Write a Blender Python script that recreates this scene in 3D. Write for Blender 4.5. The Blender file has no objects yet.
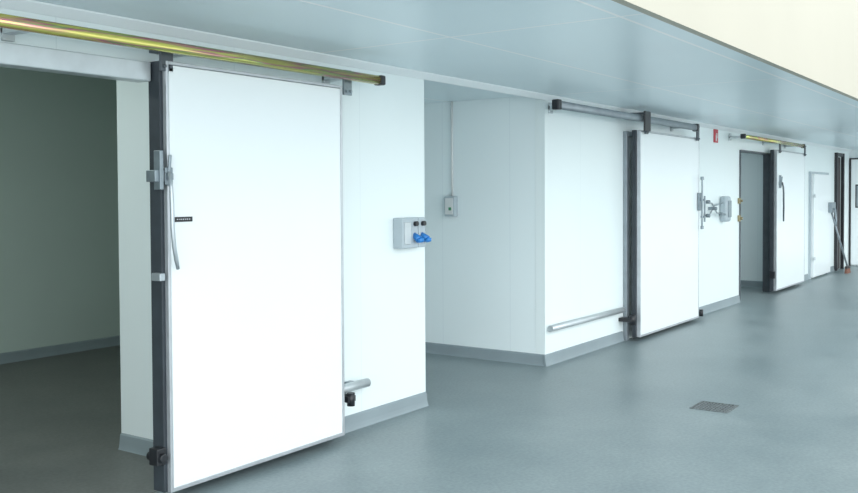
import bpy, bmesh, math
from mathutils import Vector, Matrix

scene = bpy.context.scene
COL = scene.collection

# ---------------------------------------------------------------- materials
def new_mat(name):
    m = bpy.data.materials.new(name); m.use_nodes = True
    nt = m.node_tree
    return m, nt, nt.nodes['Principled BSDF']

def mat_plain(name, col, rough=0.5, metal=0.0, var=0.06, scale=6.0, bump=0.0, spec=0.5):
    m, nt, b = new_mat(name)
    tc = nt.nodes.new('ShaderNodeTexCoord')
    n = nt.nodes.new('ShaderNodeTexNoise'); n.inputs['Scale'].default_value = scale
    n.inputs['Detail'].default_value = 4
    nt.links.new(tc.outputs['Object'], n.inputs['Vector'])
    r = nt.nodes.new('ShaderNodeValToRGB')
    r.color_ramp.elements[0].position = 0.3; r.color_ramp.elements[1].position = 0.7
    r.color_ramp.elements[0].color = (*[c*(1-var) for c in col], 1)
    r.color_ramp.elements[1].color = (*[min(1, c*(1+var)) for c in col], 1)
    nt.links.new(n.outputs['Fac'], r.inputs['Fac'])
    nt.links.new(r.outputs['Color'], b.inputs['Base Color'])
    b.inputs['Roughness'].default_value = rough
    b.inputs['Metallic'].default_value = metal
    b.inputs['Specular IOR Level'].default_value = spec
    if bump > 0:
        bp = nt.nodes.new('ShaderNodeBump'); bp.inputs['Strength'].default_value = bump
        bp.inputs['Distance'].default_value = 0.01
        nt.links.new(n.outputs['Fac'], bp.inputs['Height'])
        nt.links.new(bp.outputs['Normal'], b.inputs['Normal'])
    return m

def mat_panel(name, col, seam_col, pitch_x, pitch_y, off_x=0.0, off_y=0.0, w=0.006, rough=0.35, spec=0.5):
    """painted sandwich panel with joint lines every pitch metres (world metres)"""
    m, nt, b = new_mat(name)
    geo = nt.nodes.new('ShaderNodeNewGeometry')
    sep = nt.nodes.new('ShaderNodeSeparateXYZ')
    nt.links.new(geo.outputs['Position'], sep.inputs[0])
    def M(op, a, bb=None):
        n = nt.nodes.new('ShaderNodeMath'); n.operation = op
        for i, v in enumerate((a, bb)):
            if v is None: continue
            if isinstance(v, (int, float)): n.inputs[i].default_value = v
            else: nt.links.new(v, n.inputs[i])
        return n.outputs[0]
    lines = []
    for ax, p, o in ((0, pitch_x, off_x), (1, pitch_y, off_y)):
        if p <= 0: continue
        f = M('FRACT', M('DIVIDE', M('ADD', sep.outputs[ax], 100*p - o), p))
        lines.append(M('LESS_THAN', f, w/p))
    seam = lines[0]
    for l in lines[1:]: seam = M('MAXIMUM', seam, l)
    noise = nt.nodes.new('ShaderNodeTexNoise'); noise.inputs['Scale'].default_value = 0.8
    nt.links.new(geo.outputs['Position'], noise.inputs['Vector'])
    r = nt.nodes.new('ShaderNodeValToRGB')
    r.color_ramp.elements[0].position = 0.3; r.color_ramp.elements[1].position = 0.7
    r.color_ramp.elements[0].color = (*[c*0.97 for c in col], 1)
    r.color_ramp.elements[1].color = (*col, 1)
    nt.links.new(noise.outputs['Fac'], r.inputs['Fac'])
    mix = nt.nodes.new('ShaderNodeMix'); mix.data_type = 'RGBA'
    nt.links.new(seam, mix.inputs['Factor'])
    nt.links.new(r.outputs['Color'], mix.inputs[6])
    mix.inputs[7].default_value = (*seam_col, 1)
    nt.links.new(mix.outputs[2], b.inputs['Base Color'])
    b.inputs['Roughness'].default_value = rough
    b.inputs['Specular IOR Level'].default_value = spec
    return m

WHITE = mat_panel('white_panel', (0.82, 0.90, 0.905), (0.74, 0.82, 0.83), 1.15, 0, 0.35, 0, 0.006, 0.35)
WHITE_SIDE = mat_panel('white_panel_side', (0.83, 0.915, 0.93), (0.74, 0.82, 0.85), 0, 0.77, 0, 4.40, 0.006, 0.35)
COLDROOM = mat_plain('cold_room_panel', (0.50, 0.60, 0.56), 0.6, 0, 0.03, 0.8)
CEIL = mat_panel('ceiling_panel', (0.79, 0.90, 0.94), (1.0, 1.0, 1.0), 3.2, 1.05, 1.3, 1.93, 0.020, 0.32, spec=0.35)
CREAM = mat_plain('cream_fascia', (0.475, 0.447, 0.372), 0.6, 0, 0.02, 1.0)
DOORW = mat_plain('door_white_lacquer', (0.83, 0.885, 0.90), 0.28, 0, 0.015, 0.8)
ALU = mat_plain('aluminium_trim', (0.50, 0.53, 0.56), 0.35, 0.5, 0.08, 10)
ALUL = mat_plain('light_aluminium', (0.55, 0.60, 0.62), 0.35, 0.4, 0.06, 10)
STEEL = mat_plain('galvanised_steel', (0.25, 0.30, 0.33), 0.4, 0.5, 0.15, 14)
CHROME = mat_plain('polished_steel', (0.42, 0.47, 0.50), 0.3, 0.5, 0.05, 20)
BLACK = mat_plain('black_plastic', (0.016, 0.018, 0.022), 0.4, 0, 0.2, 10)
RUBBER = mat_plain('dark_rubber', (0.035, 0.045, 0.055), 0.6, 0, 0.2, 8)
DARKGREY = mat_plain('dark_grey_metal', (0.09, 0.105, 0.12), 0.45, 0.3, 0.15, 8)
DRAIN = mat_plain('drain_metal', (0.16, 0.18, 0.185), 0.5, 0.3, 0.5, 60)
MIDGREY = mat_plain('grey_metal', (0.27, 0.31, 0.34), 0.4, 0.4, 0.1, 8)
SKIRT = mat_plain('grey_skirting', (0.245, 0.30, 0.325), 0.45, 0, 0.06, 3)
GREYBOX = mat_plain('grey_plastic', (0.42, 0.49, 0.53), 0.4, 0, 0.04, 8)
BLUE = mat_plain('blue_plastic', (0.03, 0.22, 0.60), 0.35, 0, 0.1, 10)
RED = mat_plain('red_sign', (0.52, 0.05, 0.07), 0.5, 0, 0.05, 10)
SIGNW = mat_plain('sign_white', (0.70, 0.72, 0.72), 0.5, 0, 0.02, 10)
BRISTLE = mat_plain('rust_bristle', (0.22, 0.11, 0.08), 0.8, 0, 0.25, 60, 0.5)
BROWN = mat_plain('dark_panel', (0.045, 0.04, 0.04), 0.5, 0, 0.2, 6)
GLASS = mat_plain('smoked_window', (0.32, 0.37, 0.40), 0.12, 0, 0.1, 4)
GREEN = mat_plain('green_button', (0.05, 0.25, 0.12), 0.4, 0, 0.1, 8)
BRASS = mat_plain('brass_metal', (0.34, 0.29, 0.17), 0.4, 0.5, 0.1, 8)

# yellow passivated zinc, iridescent bands along the rail
ZINC, nt, b = new_mat('yellow_passivated_zinc')
tc = nt.nodes.new('ShaderNodeTexCoord')
mp = nt.nodes.new('ShaderNodeMapping'); mp.inputs['Scale'].default_value = (0.9, 12, 26)
n = nt.nodes.new('ShaderNodeTexNoise'); n.inputs['Scale'].default_value = 1.6; n.inputs['Detail'].default_value = 2
nt.links.new(tc.outputs['Object'], mp.inputs[0]); nt.links.new(mp.outputs[0], n.inputs['Vector'])
r = nt.nodes.new('ShaderNodeValToRGB')
e = r.color_ramp.elements
e[0].position = 0.28; e[0].color = (0.70, 0.68, 0.14, 1)
e[1].position = 0.72; e[1].color = (0.66, 0.62, 0.16, 1)
for p, c in ((0.43, (0.62, 0.56, 0.18, 1)), (0.475, (0.58, 0.36, 0.22, 1)), (0.515, (0.52, 0.15, 0.26, 1)), (0.55, (0.26, 0.40, 0.15, 1)), (0.61, (0.56, 0.55, 0.16, 1))):
    x = e.new(p); x.color = c
nt.links.new(n.outputs['Fac'], r.inputs[0]); nt.links.new(r.outputs[0], b.inputs['Base Color'])
b.inputs['Metallic'].default_value = 0.7; b.inputs['Roughness'].default_value = 0.2

# epoxy floor
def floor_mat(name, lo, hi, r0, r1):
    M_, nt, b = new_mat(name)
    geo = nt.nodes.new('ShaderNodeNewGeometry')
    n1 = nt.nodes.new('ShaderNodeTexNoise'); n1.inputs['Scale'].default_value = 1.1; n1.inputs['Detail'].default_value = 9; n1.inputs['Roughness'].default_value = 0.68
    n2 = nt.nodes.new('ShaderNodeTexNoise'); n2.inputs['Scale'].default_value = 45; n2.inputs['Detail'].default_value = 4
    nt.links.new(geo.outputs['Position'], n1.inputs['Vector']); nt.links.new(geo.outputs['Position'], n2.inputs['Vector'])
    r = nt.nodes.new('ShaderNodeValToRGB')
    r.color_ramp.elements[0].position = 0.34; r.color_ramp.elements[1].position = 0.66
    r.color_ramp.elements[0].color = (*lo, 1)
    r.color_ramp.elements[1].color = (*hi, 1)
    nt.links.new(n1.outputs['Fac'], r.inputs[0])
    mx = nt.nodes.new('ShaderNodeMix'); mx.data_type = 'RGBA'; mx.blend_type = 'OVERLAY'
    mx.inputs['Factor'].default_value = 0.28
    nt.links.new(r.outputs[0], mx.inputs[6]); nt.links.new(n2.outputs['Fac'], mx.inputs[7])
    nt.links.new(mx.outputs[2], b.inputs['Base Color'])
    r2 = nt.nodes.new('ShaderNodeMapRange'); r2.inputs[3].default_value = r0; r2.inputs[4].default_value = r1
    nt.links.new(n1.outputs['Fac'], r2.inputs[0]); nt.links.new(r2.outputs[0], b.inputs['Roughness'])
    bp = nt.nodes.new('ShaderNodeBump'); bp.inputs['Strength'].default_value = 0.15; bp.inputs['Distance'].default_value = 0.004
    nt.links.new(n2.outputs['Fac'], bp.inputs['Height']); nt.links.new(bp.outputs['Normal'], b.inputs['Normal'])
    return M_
FLOOR = floor_mat('epoxy_floor', (0.165, 0.215, 0.230), (0.240, 0.292, 0.303), 0.28, 0.50)
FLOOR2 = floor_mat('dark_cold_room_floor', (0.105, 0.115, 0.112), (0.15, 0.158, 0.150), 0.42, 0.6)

# ---------------------------------------------------------------- mesh builder
class MB:
    def __init__(self): self.bm = bmesh.new()
    def box(self, x0, x1, y0, y1, z0, z1):
        vs = [self.bm.verts.new(p) for p in
              [(x0,y0,z0),(x1,y0,z0),(x1,y1,z0),(x0,y1,z0),(x0,y0,z1),(x1,y0,z1),(x1,y1,z1),(x0,y1,z1)]]
        for f in [(0,3,2,1),(4,5,6,7),(0,1,5,4),(1,2,6,5),(2,3,7,6),(3,0,4,7)]:
            self.bm.faces.new([vs[i] for i in f])
        return self
    def prism_x(self, prof, x0, x1):
        a = [self.bm.verts.new((x0, y, z)) for y, z in prof]
        c = [self.bm.verts.new((x1, y, z)) for y, z in prof]
        k = len(prof)
        for i in range(k):
            self.bm.faces.new([a[i], a[(i+1)%k], c[(i+1)%k], c[i]])
        self.bm.faces.new(a[::-1]); self.bm.faces.new(c)
        return self
    def prism_y(self, prof, y0, y1):
        a = [self.bm.verts.new((x, y0, z)) for x, z in prof]
        c = [self.bm.verts.new((x, y1, z)) for x, z in prof]
        k = len(prof)
        for i in range(k):
            self.bm.faces.new([a[i], a[(i+1)%k], c[(i+1)%k], c[i]])
        self.bm.faces.new(a[::-1]); self.bm.faces.new(c)
        return self
    def tube(self, pts, rad, seg=16):
        pts = [Vector(p) for p in pts]
        rings = []
        rads = rad if isinstance(rad, (list, tuple)) else [rad]*len(pts)
        for i, p in enumerate(pts):
            if i == 0: d = pts[1]-p
            elif i == len(pts)-1: d = p-pts[i-1]
            else: d = (pts[i+1]-pts[i-1])
            d.normalize()
            ref = Vector((0,0,1)) if abs(d.z) < 0.9 else Vector((0,1,0))
            u = d.cross(ref).normalized(); v = d.cross(u).normalized()
            rings.append([self.bm.verts.new(p + (u*math.cos(t)+v*math.sin(t))*rads[i])
                          for t in [2*math.pi*k/seg for k in range(seg)]])
        for a, c in zip(rings, rings[1:]):
            for k in range(seg):
                self.bm.faces.new([a[k], a[(k+1)%seg], c[(k+1)%seg], c[k]])
        self.bm.faces.new(rings[0][::-1]); self.bm.faces.new(rings[-1])
        return self
    def done(self, name, mat, parent=None, bevel=0.0, smooth=False, **props):
        bm = self.bm
        bmesh.ops.recalc_face_normals(bm, faces=bm.faces)
        xs = [v.co for v in bm.verts]
        c = Vector(((min(v.x for v in xs)+max(v.x for v in xs))/2,
                    (min(v.y for v in xs)+max(v.y for v in xs))/2, min(v.z for v in xs)))
        for v in bm.verts: v.co -= c
        me = bpy.data.meshes.new(name); bm.to_mesh(me); bm.free()
        me.materials.append(mat)
        if smooth:
            for p in me.polygons: p.use_smooth = len(p.vertices) == 4
        o = bpy.data.objects.new(name, me); COL.objects.link(o)
        if parent:
            o.parent = parent; o.location = c - world_loc(parent)
        else: o.location = c
        if bevel > 0:
            m = o.modifiers.new('bevel', 'BEVEL'); m.width = bevel; m.segments = 2; m.limit_method = 'ANGLE'
        for k, v in props.items(): o[k] = v
        return o

def world_loc(o):
    l = o.location.copy()
    while o.parent: o = o.parent; l += o.location
    return l

def thing(name, loc, label, category, **props):
    e = bpy.data.objects.new(name, None); e.empty_display_size = 0.1
    COL.objects.link(e); e.location = loc
    e['label'] = label; e['category'] = category
    for k, v in props.items(): e[k] = v
    return e

ST = dict(kind='structure')
D = 4.03; T = 0.10; H = 2.51; H1 = 3.4

# ---------------------------------------------------------------- room shell
MB().box(-3, 24, -8, 8.6, -0.1, 0).done('floor', FLOOR, **ST, label='smooth grey epoxy floor', category='floor')
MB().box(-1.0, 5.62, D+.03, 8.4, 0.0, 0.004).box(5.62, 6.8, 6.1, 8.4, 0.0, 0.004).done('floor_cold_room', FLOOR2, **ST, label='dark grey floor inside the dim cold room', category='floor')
MB().box(-3, 24, 1.81, D+T, H, H+0.10).done('ceiling', CEIL, **ST, label='low glossy grey panel ceiling over the aisle', category='ceiling')
MB().box(5.72, 7.75, D+T+.002, 6.1, H, H+0.10).done('ceiling_recess', CEIL, **ST)
MB().box(12.4, 16.1, D+T+.002, 7.1, H, H+0.10).done('ceiling_far_room', CEIL, **ST)
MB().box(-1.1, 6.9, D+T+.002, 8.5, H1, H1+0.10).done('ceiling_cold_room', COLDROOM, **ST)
MB().box(-3, 24, 1.76, 1.809, H+0.0, 4.8).done('wall_fascia', CREAM, **ST, label='cream vertical fascia above the low ceiling edge', category='wall')

OX = 3.30
m = MB(); m.box(-3, 1.70, D, D+T, 0, H); m.box(1.70, OX, D, D+T, 2.22, H); m.box(OX, 5.72, D, D+T, 0, H)
m.done('wall_front', WHITE, **ST, label='white panel wall of the first cold room', category='wall')
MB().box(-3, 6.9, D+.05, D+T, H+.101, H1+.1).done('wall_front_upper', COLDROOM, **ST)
m = MB(); m.box(7.65, 13.7, D, D+T, 0, H); m.box(13.7, 15.3, D, D+T, 2.22, H); m.box(15.3, 20.15, D, D+T, 0, H); m.box(20.15, 21.7, D, D+T, 2.35, H); m.box(20.8, 21.7, D, D+T, 0, 2.35)
m.done('wall_aisle', WHITE, **ST, label='long white panel wall with cold room doors', category='wall')
MB().box(5.62, 5.718, D+T+.002, 6.0, 0, H1).done('wall_recess_near', WHITE_SIDE, **ST)
MB().box(5.62, 7.75, 6.002, 6.1, 0, H1).done('wall_recess_back', WHITE, **ST)
MB().box(7.652, 7.75, D+T+.002, 6.0, 0, H).done('wall_recess_side', WHITE_SIDE, **ST, label='white side wall of the recess between cold rooms', category='wall')
# cold room one
MB().box(3.66, 3.76, D+T+.002, 4.93, 0, H1).done('wall_partition', WHITE_SIDE, **ST)
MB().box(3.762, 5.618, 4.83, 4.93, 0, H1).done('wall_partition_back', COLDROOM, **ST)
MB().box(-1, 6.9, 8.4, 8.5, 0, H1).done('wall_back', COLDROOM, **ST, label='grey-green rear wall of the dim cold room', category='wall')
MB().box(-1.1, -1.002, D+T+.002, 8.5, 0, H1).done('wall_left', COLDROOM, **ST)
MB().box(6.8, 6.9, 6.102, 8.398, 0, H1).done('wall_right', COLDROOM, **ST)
# cold room three
MB().box(16.0, 16.1, D+T+.002, 7.0, 0, H).done('wall_cold_room_side', WHITE_SIDE, **ST)
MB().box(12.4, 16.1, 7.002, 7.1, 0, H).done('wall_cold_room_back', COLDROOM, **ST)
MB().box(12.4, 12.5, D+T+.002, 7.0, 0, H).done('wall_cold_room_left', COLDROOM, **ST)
# end
MB().box(21.7, 21.8, -8, 5.5, 0, H).done('wall_end', WHITE_SIDE, **ST)
MB().box(21.7, 21.8, -8, 1.73, H, 4.8).done('wall_end_upper', CREAM, **ST)

# coved skirting
def skirt_x(name, x0, x1, y=D, s=-1):
    p = [(y, 0), (y+s*0.028, 0), (y+s*0.021, 0.015), (y+s*0.016, 0.04), (y+s*0.010, 0.095), (y+s*0.0, 0.105)]
    MB().prism_x(p, x0, x1).done(name, SKIRT, **ST)
def skirt_y(name, y0, y1, x, s=-1):
    p = [(x, 0), (x+s*0.028, 0), (x+s*0.021, 0.015), (x+s*0.016, 0.04), (x+s*0.010, 0.095), (x, 0.105)]
    MB().prism_y(p, y0, y1).done(name, SKIRT, **ST)
skirt_x('baseboard_front', OX, 5.72)
skirt_x('baseboard_aisle', 7.625, 9.43)
skirt_x('baseboard_middle', 11.5, 13.68)
skirt_x('baseboard_far', 15.4, 17.9)
skirt_x('baseboard_corner', 19.5, 20.1)
skirt_y('baseboard_recess', D, 6.0, 7.65)
skirt_x('baseboard_recess_back', 5.72, 7.6, 6.0)
skirt_x('baseboard_cold_room', -1, 6.8, 8.4)
skirt_y('baseboard_partition', D+T, 4.93, 3.66)
skirt_y('baseboard_cold_room_side', D+T, 7.0, 16.0)
skirt_y('baseboard_end', -3, 2.9, 21.7)
MB().prism_x([(D, H-0.001), (D-0.05, H-0.001), (D-0.05, H-0.010), (D-0.012, H-0.05), (D, H-0.05)], -3, 21.7).done('trim_2', DOORW, **ST, label='white cove strip where wall meets ceiling', category='trim')

# thin frame lining of far opening
m = MB(); m.box(13.68, 13.705, D-.02, D+T, 0, 2.22); m.box(15.295, 15.36, D-.03, D+T, 0, 2.22); m.box(13.705, 15.295, D-.02, D+T, 2.20, 2.225)
m.done('trim_4', DARKGREY, bevel=0.003, **ST, label='thin dark metal lining of a cold room opening', category='door frame')

# ---------------------------------------------------------------- sliding doors
def sliding_door(name, x0, x1, z0, z1, label, yf=3.85, th=0.09, dark=0.02, split=.031):
    d = thing(name, ((x0+x1)/2, yf+th/2, z0), label, 'door', kind='structure')
    MB().box(x0+.02, x1-.02, yf+.002, yf+th, z0+.02, z1-.02).done('door_panel', DOORW, d, 0.004)
    m = MB()
    e = .018
    m.box(x0, x0+e, yf, yf+split-.001, z0, z1); m.box(x1-e, x1, yf, yf+split-.001, z0, z1)
    m.box(x0+e, x1-e, yf, yf+.03, z0, z0+e*1.3); m.box(x0+e, x1-e, yf, yf+.03, z1-e, z1)
    m.done('edge_trim', ALU, d, 0.003)
    m = MB()
    m.box(x0-dark, x0+.018, yf+split, yf+th+.03, z0, z1); m.box(x1-.018, x1+dark, yf+split, yf+th+.03, z0, z1)  # real gasket; right strip juts past the edge to paint the gap shadow
    m.box(x0+.018, x1-.018, yf+th+.001, yf+th+.03, z0-.01, z0+.06)
    m.done('rubber_gasket', RUBBER, d, 0.004)
    return d

def hanger(parent, x, z0, z1, y=3.83, mat=DARKGREY):
    m = MB()
    m.box(x-.04, x+.04, y-.008, y+.008, z0, z1)
    m.box(x-.03, x+.03, y-.015, y+.10, z1-.02, z1)
    m.tube([(x-.02, y-.02, z0+.025), (x-.02, y+.0, z0+.025)], .010, 8)
    m.tube([(x+.02, y-.02, z0+.025), (x+.02, y+.0, z0+.025)], .010, 8)
    m.done('roller_hanger', mat, parent, 0.003)

def lever_handle(parent, x, z, y=3.85, L=0.42, mat=CHROME, k=1.0):
    m = MB()
    m.box(x-.06, x+.0, y-.02, y+.05, z-.03, z+.03)
    m.box(x-.035, x-.012, y-.03, y+.02, z-.07, z+.13)
    m.box(x+.004, x+.055, y-.02, y-.001, z-.045, z+.045)
    m.tube([(x+.03, y-.03, z+.11), (x+.03, y-.012, z-.05)], .009, 10)
    m.box(x+.012, x+.048, y-.034, y-.001, z-.02, z+.015)
    m.done('latch_bracket', STEEL, parent, 0.003)
    pts = [(x+.018, y-.035, z+.02), (x+.018, y-.050, z-.06), (x+.018, y-.055, z-.16), (x+.020, y-.055, z-.27), (x+.028, y-.055, z-.36), (x+.045, y-.050, z-.43), (x+.060, y-.045, z-L)]
    MB().tube(pts, [q*k for q in (.008, .010, .011, .011, .011, .011, .009)], 12).done('lever', mat, parent, 0, True)

# door 1
d1 = sliding_door('door_1', 3.16, 4.56, .05, 2.295, 'large white sliding cold room door standing open on a gold rail', dark=.018)
hanger(d1, 3.17, 2.24, 2.36, y=3.86); hanger(d1, 4.62, 2.24, 2.40, y=3.86, mat=STEEL)
lever_handle(d1, 3.125, 1.70, L=.48)
m = MB(); m.box(3.195, 3.32, 3.8465, 3.8497, 1.462, 1.488); np_ = m.done('name_plate', BLACK, d1, 0, label='small black name plate')
m = MB()
x = 3.215
for w in (.012,.006,.012,.012,.008,.012,.012):
    m.box(x, x+w*.8, 3.846, 3.8464, 1.473, 1.478); x += w+.003
m.done('lettering', ALU, np_)
m = MB(); m.box(3.09, 3.15, 3.87, 3.94, .20, .29); m.tube([(3.12, 3.85, .24), (3.12, 3.97, .24)], .025, 14); m.done('floor_guide', BLACK, d1, 0.006)
MB().box(3.105, 3.14, 3.85, 3.92, 1.16, 1.20).done('edge_catch', CHROME, d1, 0.004)

# door 2
d2 = sliding_door('door_2', 9.50, 11.40, .04, 2.28, 'closed white sliding cold room door on a grey rail', split=.045, th=.06)
hanger(d2, 9.62, 2.24, 2.42); hanger(d2, 11.28, 2.24, 2.42)
m = MB(); m.box(11.32, 11.40, 3.82, 3.848, 1.38, 1.60); m.tube([(11.36, 3.80, 1.17), (11.36, 3.80, 1.78)], .011, 10)
m.box(11.34, 11.38, 3.795, 3.82, 1.50, 1.54)
m.tube([(11.36, 3.80, 1.76), (11.36, 3.80, 1.80)], .022, 12); m.tube([(11.36, 3.80, 1.15), (11.36, 3.80, 1.19)], .020, 12)
m.done('latch_bracket', STEEL, d2, 0.004)
# door 3
d3 = sliding_door('door_3', 15.05, 16.88, .05, 2.27, 'white sliding cold room door partly open beside a dark opening', split=.045, th=.07)
hanger(d3, 15.15, 2.22, 2.40); hanger(d3, 16.78, 2.22, 2.40)
lever_handle(d3, 15.22, 1.74, L=.6, mat=DARKGREY, k=1.3)
m = MB(); m.box(14.98, 15.03, 3.86, 3.94, .25, .36); m.done('floor_guide', BLACK, d3, 0.006)

# frame posts of door 2
m = MB(); m.box(9.45, 9.52, 3.985, D-.001, 0, 2.27); m.box(11.42, 11.47, 3.985, D-.001, 0, 2.27); m.box(9.52, 11.42, 3.995, D-.001, 2.22, 2.27)
m.done('trim_5', MIDGREY, bevel=0.004, **ST, label='grey metal frame of the closed sliding door', category='door frame')

# ---------------------------------------------------------------- rails (closed oval tube)
def rail(x0, x1, z, mat, label, y=3.77, h=.07, capmat=BLACK, brackets=(), cap=.05, capo=.006):
    t = thing('sliding_rail', ((x0+x1)/2, y, z-h/2), label, 'door rail')
    k = []
    for i in range(24):
        a = 2*math.pi*i/24
        sy, sz = math.sin(a), math.cos(a)
        f = (abs(sy)**3 + abs(sz)**3)**(-1/3)
        k.append((y-.028*sy*f, z+h/2*sz*f))
    o = MB().prism_x(k, x0, x1).done('track', mat, t, 0, True)
    for xx in (x0, x1):
        s = 1 if xx == x1 else -1
        a, c = sorted((xx, xx+s*cap))
        MB().box(a+.001, c, y-.035, y+.035, z-h/2-capo, z+h/2+capo).done('end_stop', capmat, t, .01)
    for xx in brackets:
        m = MB(); m.box(xx-.03, xx+.03, y+.026, D, z-.01, z+h/2-.008); m.box(xx-.03, xx+.03, D-.02, D, z-.04, z+.06)
        m.done('wall_bracket', ALUL, t, .003)
    return t
rail(1.2, 4.82, 2.350, ZINC, 'gold zinc-plated sliding rail above the large door', capmat=BLACK, brackets=(1.5, 2.4, 3.3, 4.6), h=.058, capo=.003)
r2_ = rail(7.42, 11.0, 2.385, MIDGREY, 'grey galvanised sliding rail with black end stops', brackets=(7.75, 10.9), h=.074, cap=.07, capo=.008)
rail(13.0, 16.35, 2.375, ZINC, 'gold zinc-plated sliding rail above the open cold room', brackets=(13.2, 14.9, 16.2), h=.055)
MB().box(9.26, 9.42, 3.70, 3.722, 2.25, 2.46).done('clamp_plate', BLACK, r2_, .008)
MB().box(9.30, 9.40, 3.722, D, 2.430, 2.45).done('clamp_arm', DARKGREY, r2_, .004)
MB().box(1.3, 3.13, 3.93, D-.001, 2.19, 2.29).done('trim_7', ALUL, bevel=.006, **ST, label='aluminium header strip above the cold room opening', category='trim')

# ---------------------------------------------------------------- bumper bars
def bumper(x0, x1, z, label, y=3.95):
    t = thing('bumper_rail', ((x0+x1)/2, y, z-.035), label, 'bumper rail')
    MB().tube([(x0, y, z), (x1, y, z)], .030, 18).done('bar', ALUL, t, 0, True)
    for xx in (x0+.12, x1-.12):
        MB().box(xx-.03, xx+.03, y+.025, D, z-.02, z+.02).done('standoff', STEEL, t, .003)
bumper(4.45, 4.92, .32, 'short light metal tube bumper projecting past the open door')
bumper(7.68, 9.36, .345, 'long light metal tube bumper along the white wall', y=3.992)

def guide(x, z, label, s=1.0, yb=D):
    t = thing('floor_roller', (x, 3.92, z), label, 'roller guide')
    MB().box(x-.04*s, x+.04*s, 3.88, yb, z, z+.04).done('bracket', BLACK, t, .004)
    MB().tube([(x, 3.89, z-.025*s), (x, 3.89, z+.06*s)], .026*s, 14).done('roller', BLACK, t, 0, True)
guide(4.67, .24, 'black roller guide fixed low beside the open door')
guide(9.38, .22, 'black roller guide at the foot of the frame post', 1.3)
guide(11.60, .06, 'small dark guide beside the closed door')

# ---------------------------------------------------------------- wall equipment
t = thing('power_socket_box', (5.48, D, 1.2), 'grey wall box with blue industrial power sockets', 'power socket')
MB().box(5.32, 5.43, 3.94, D, 1.21, 1.43).done('housing', GREYBOX, t, .008)
MB().box(5.437, 5.525, 3.95, D, 1.21, 1.43).done('housing', GREYBOX, t, .008)
MB().box(5.532, 5.62, 3.95, D, 1.21, 1.43).done('housing', GREYBOX, t, .008)
MB().box(5.34, 5.41, 3.932, 3.941, 1.24, 1.40).done('cover', ALUL, t, .006)
for xx in (5.481, 5.576):
    MB().tube([(xx, 3.955, 1.385), (xx, 3.925, 1.387)], .018, 14).done('rotary_switch', BLACK, t, 0, True)
    MB().tube([(xx, 3.96, 1.30), (xx, 3.93, 1.285), (xx, 3.91, 1.27)], [.024, .024, .029], 16).done('socket_outlet', BLUE, t, 0, True)
    MB().tube([(xx, 3.915, 1.295), (xx, 3.900, 1.270), (xx, 3.895, 1.250)], [.014, .028, .020], 14).done('socket_lid', BLUE, t, 0, True)

t = thing('control_box', (7.62, 5.05, 1.38), 'small grey control box with conduit on the recess wall', 'switch box')
MB().box(7.585, 7.652, 4.99, 5.11, 1.38, 1.58).done('housing', GREYBOX, t, .008)
MB().box(7.578, 7.586, 5.005, 5.095, 1.40, 1.56).done('cover', SIGNW, t, .003)
MB().box(7.572, 7.579, 5.02, 5.05, 1.44, 1.47).done('button', GREEN, t, .002)
MB().tube([(7.64, 5.05, 1.58), (7.64, 5.05, H)], .011, 10).done('conduit', SIGNW, t, 0, True)

# lock box and linkage beside door 2
t = thing('door_lock_box', (12.8, 3.9, 1.2), 'grey lock box with steel linkage beside the closed door', 'door lock')
MB().box(12.76, 12.95, 3.92, D, 1.20, 1.55).done('housing', GREYBOX, t, .03)
MB().box(12.79, 12.92, 3.908, 3.921, 1.26, 1.49).done('cover', STEEL, t, .004)
MB().tube([(12.77, 3.95, 1.30), (12.40, 3.95, 1.33), (12.2, 3.95, 1.46), (12.0, 3.95, 1.48)], .010, 10).done('arm', CHROME, t, 0, True)
MB().tube([(12.77, 3.98, 1.46), (12.40, 3.98, 1.43), (12.2, 3.98, 1.31), (12.0, 3.98, 1.30)], .010, 10).done('arm', CHROME, t, 0, True)
for p in ((12.02, 1.48), (12.30, 1.39), (12.55, 1.31), (12.02, 1.30)):
    MB().tube([(p[0], 3.915, p[1]), (p[0], 3.92, p[1]), (p[0], 3.965, p[1])], [.016, .024, .024], 14).done('knob', STEEL, t, 0, True)
m = MB(); m.tube([(12.0, 3.98, 1.22), (12.0, 3.98, 1.56)], .012, 10); m.box(11.988, 12.012, 3.98, D, 1.27, 1.30); m.box(11.988, 12.012, 3.98, D, 1.49, 1.52); m.done('keeper_bar', STEEL, t, .002)
MB().box(12.29, 12.31, 3.965, D, 1.37, 1.41).done('support', STEEL, t, .002)
t = thing('latch_keeper', (13.64, D, 1.2), 'small brass latch keeper on the opening edge', 'latch')
m = MB(); m.box(13.60, 13.675, 4.00, D, 1.18, 1.27); m.tube([(13.64, 3.97, 1.225), (13.64, 4.0, 1.225)], .022, 12); m.done('plate', BRASS, t, .003)
m = MB(); m.box(13.60, 13.675, 4.00, D, 1.44, 1.52); m.tube([(13.64, 3.97, 1.48), (13.64, 4.0, 1.48)], .018, 12); m.done('catch', BRASS, t, .003)

# fire sign
t = thing('fire_extinguisher_sign', (12.57, D, 2.27), 'small red fire extinguisher sign with white symbol', 'sign')
MB().box(12.50, 12.66, 4.016, D, 2.280, 2.458).done('sign_plate', RED, t, .002)
m = MB(); m.box(12.555, 12.595, 4.012, 4.0155, 2.30, 2.38); m.box(12.567, 12.583, 4.012, 4.0155, 2.38, 2.405); m.box(12.583, 12.62, 4.012, 4.0155, 2.395, 2.405); m.box(12.61, 12.62, 4.012, 4.0155, 2.34, 2.395)
m.done('pictogram', SIGNW, t)

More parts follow.
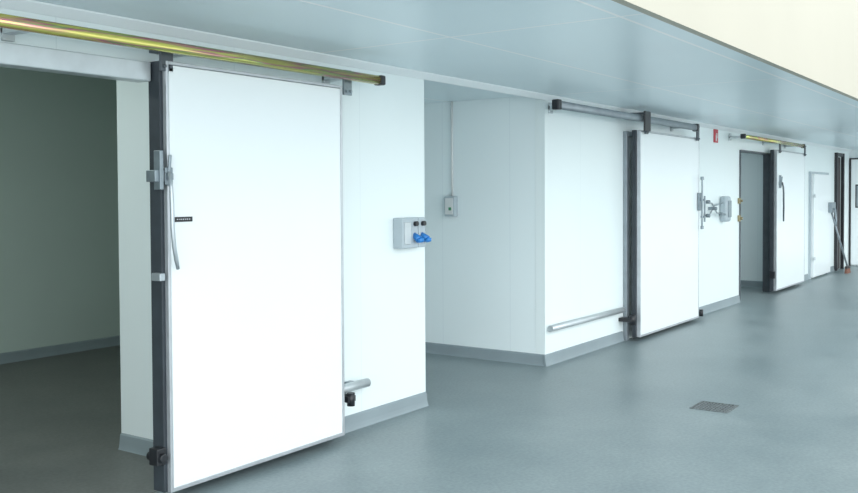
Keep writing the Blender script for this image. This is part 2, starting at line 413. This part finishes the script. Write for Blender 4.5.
# ---------------------------------------------------------------- hinged door 4
d4 = thing('door_4', (18.7, 3.98, .05), 'low white hinged cold room door with side latch', 'door', kind='structure')
m = MB(); m.box(17.95, 18.0, 3.99, D, 0, 1.98); m.box(19.4, 19.45, 3.99, D, 0, 1.98); m.box(18.0, 19.4, 3.99, D, 1.94, 1.98); m.done('door_frame', GREYBOX, d4, .004)
MB().box(18.01, 19.39, 3.94, D-.004, .04, 1.935).done('door_panel', DOORW, d4, .006)
m = MB(); m.box(17.98, 18.06, 3.925, 3.945, 1.5, 1.56); m.box(17.98, 18.06, 3.925, 3.945, .35, .41); m.done('hinge', ALUL, d4, .004)
m = MB(); m.box(19.15, 19.5, 3.87, 3.94, 1.20, 1.40); m.tube([(19.3, 3.84, 1.27), (19.3, 3.82, 1.05), (19.25, 3.82, .95)], .016, 10); m.tube([(19.3,3.88,1.27),(19.3,3.83,1.27)], .02, 10); m.done('latch', STEEL, d4, .006)

# ---------------------------------------------------------------- end dark opening and swing door
m = MB(); m.box(20.15, 20.22, 3.97, D-.001, 0, 2.4); m.box(20.78, 20.85, 3.97, D-.001, 0, 2.4); m.box(20.22, 20.78, 3.98, D-.001, 2.33, 2.4)
m.done('trim_8', BLACK, bevel=.004, **ST)
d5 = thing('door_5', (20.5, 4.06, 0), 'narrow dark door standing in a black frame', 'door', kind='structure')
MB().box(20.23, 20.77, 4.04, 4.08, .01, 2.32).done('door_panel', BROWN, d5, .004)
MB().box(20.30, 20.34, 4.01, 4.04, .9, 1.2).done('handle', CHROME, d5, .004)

d6 = thing('door_6', (21.66, 3.5, 0), 'white swing door with rounded window and black edging', 'door', kind='structure')
MB().box(21.63, 21.70, 3.03, 3.99, .03, 2.30).done('door_panel', DOORW, d6, .006)
m = MB(); m.box(21.61, 21.70, 3.992, 4.02, 0, 2.33); m.box(21.61, 21.70, 3.0, 3.028, 0, 2.33); m.box(21.61, 21.70, 3.028, 3.992, 2.302, 2.33); m.done('door_frame', BLACK, d6, .004)
m = MB(); m.box(21.622, 21.629, 3.40, 3.90, 1.26, 1.76); o = m.done('window_frame', BLACK, d6, 0)
m = MB(); m.box(21.612, 21.621, 3.425, 3.875, 1.285, 1.735); m.done('window_pane', GLASS, d6, .002)

# broom
t = thing('broom', (19.9, 3.7, 0), 'thin-handled broom with brown bristles leaning on the wall', 'broom')
MB().tube([(19.75, 3.70, .13), (19.46, 4.00, 1.42)], .017, 10).done('handle', MIDGREY, t, 0, True)
m = MB(); m.box(19.60, 19.90, 3.67, 3.72, .09, .14); m.done('brush_head', BROWN, t, .01)
m = MB()
for i in range(12):
    for j in range(3):
        xx = 19.615 + i*.0245; yy = 3.678+.016*j
        m.tube([(xx, yy, .09), (xx+(i-5.5)*.002, yy+(j-1)*.006, .0)], [.008, .010], 6)
m.done('bristles', BRISTLE, t)['kind'] = 'stuff'

# floor drain
t = thing('floor_drain', (6.86, 2.2, 0), 'square dark metal floor drain grate', 'drain')
cx, cy, s = 6.86, 2.2, .14
m = MB(); m.box(cx-s, cx+s, cy-s, cy-s+.012, 0, .006); m.box(cx-s, cx+s, cy+s-.012, cy+s, 0, .006); m.box(cx-s, cx-s+.012, cy-s+.012, cy+s-.012, 0, .006); m.box(cx+s-.012, cx+s, cy-s+.012, cy+s-.012, 0, .006)
m.done('frame', DRAIN, t)
m = MB(); m.box(cx-s+.012, cx+s-.012, cy-s+.012, cy+s-.012, 0, .001); m.done('sump', RUBBER, t)
m = MB()
for i in range(10):
    yy = cy-s+.018+i*.025
    m.box(cx-s+.012, cx+s-.012, yy, yy+.013, .0012, .005)
for i in range(5):
    xx = cx-s+.05+i*.042
    m.box(xx, xx+.010, cy-s+.012, cy+s-.012, .0012, .0045)
m.done('grate', DRAIN, t)

# ---------------------------------------------------------------- light
w = bpy.data.worlds.new('world'); scene.world = w; w.use_nodes = True
bg = w.node_tree.nodes['Background']
bg.inputs[0].default_value = (0.90, 0.975, 1.0, 1); bg.inputs[1].default_value = 1.5
def sun(energy, elev, az, ang, col):
    l = bpy.data.lights.new('daylight', 'SUN'); l.energy = energy; l.angle = math.radians(ang); l.color = col
    o = bpy.data.objects.new('daylight', l); COL.objects.link(o)
    d = Vector((math.cos(math.radians(az))*math.cos(math.radians(elev)), math.sin(math.radians(az))*math.cos(math.radians(elev)), -math.sin(math.radians(elev))))
    o.rotation_euler = d.to_track_quat('-Z', 'Y').to_euler(); o.location = (2, -6, 5)
sun(2.1, 8, 48, 80, (0.98, 0.995, 1.0))
def fill_light(x, y, z, e, sx, sy, col):  # unseen fill, not a fitting of the rooms
    l = bpy.data.lights.new('room_fill', 'AREA'); l.shape = 'RECTANGLE'; l.size = sx; l.size_y = sy; l.energy = e; l.color = col
    o = bpy.data.objects.new('room_fill', l); COL.objects.link(o); o.location = (x, y, z)
fill_light(2.4, 6.2, H1-.03, 36, 1.6, .4, (0.90, 1.0, .95))  # added to brighten the near cold room interior
fill_light(14.5, 5.2, H-.03, 8, 1.2, .3, (0.80, .93, 1.0))  # added to lift the dark interior behind the far opening

# ---------------------------------------------------------------- camera
cam = bpy.data.cameras.new('camera'); co = bpy.data.objects.new('camera', cam); COL.objects.link(co)
cam.sensor_width = 36; cam.lens = 928/858*36
pitch, roll, yaw = math.radians(1.5), math.radians(-0.3), math.radians(-(90-34.9))
R = Matrix.Rotation(yaw, 4, 'Z') @ Matrix.Rotation(math.pi/2 - pitch, 4, 'X') @ Matrix.Rotation(roll, 4, 'Z')
co.matrix_world = Matrix.Translation((0, 0, 1.6)) @ R
cam.shift_y = -28/858
cam.clip_start = 0.05
scene.camera = co
scene.view_settings.view_transform = 'Standard'
scene.view_settings.exposure = 0.42
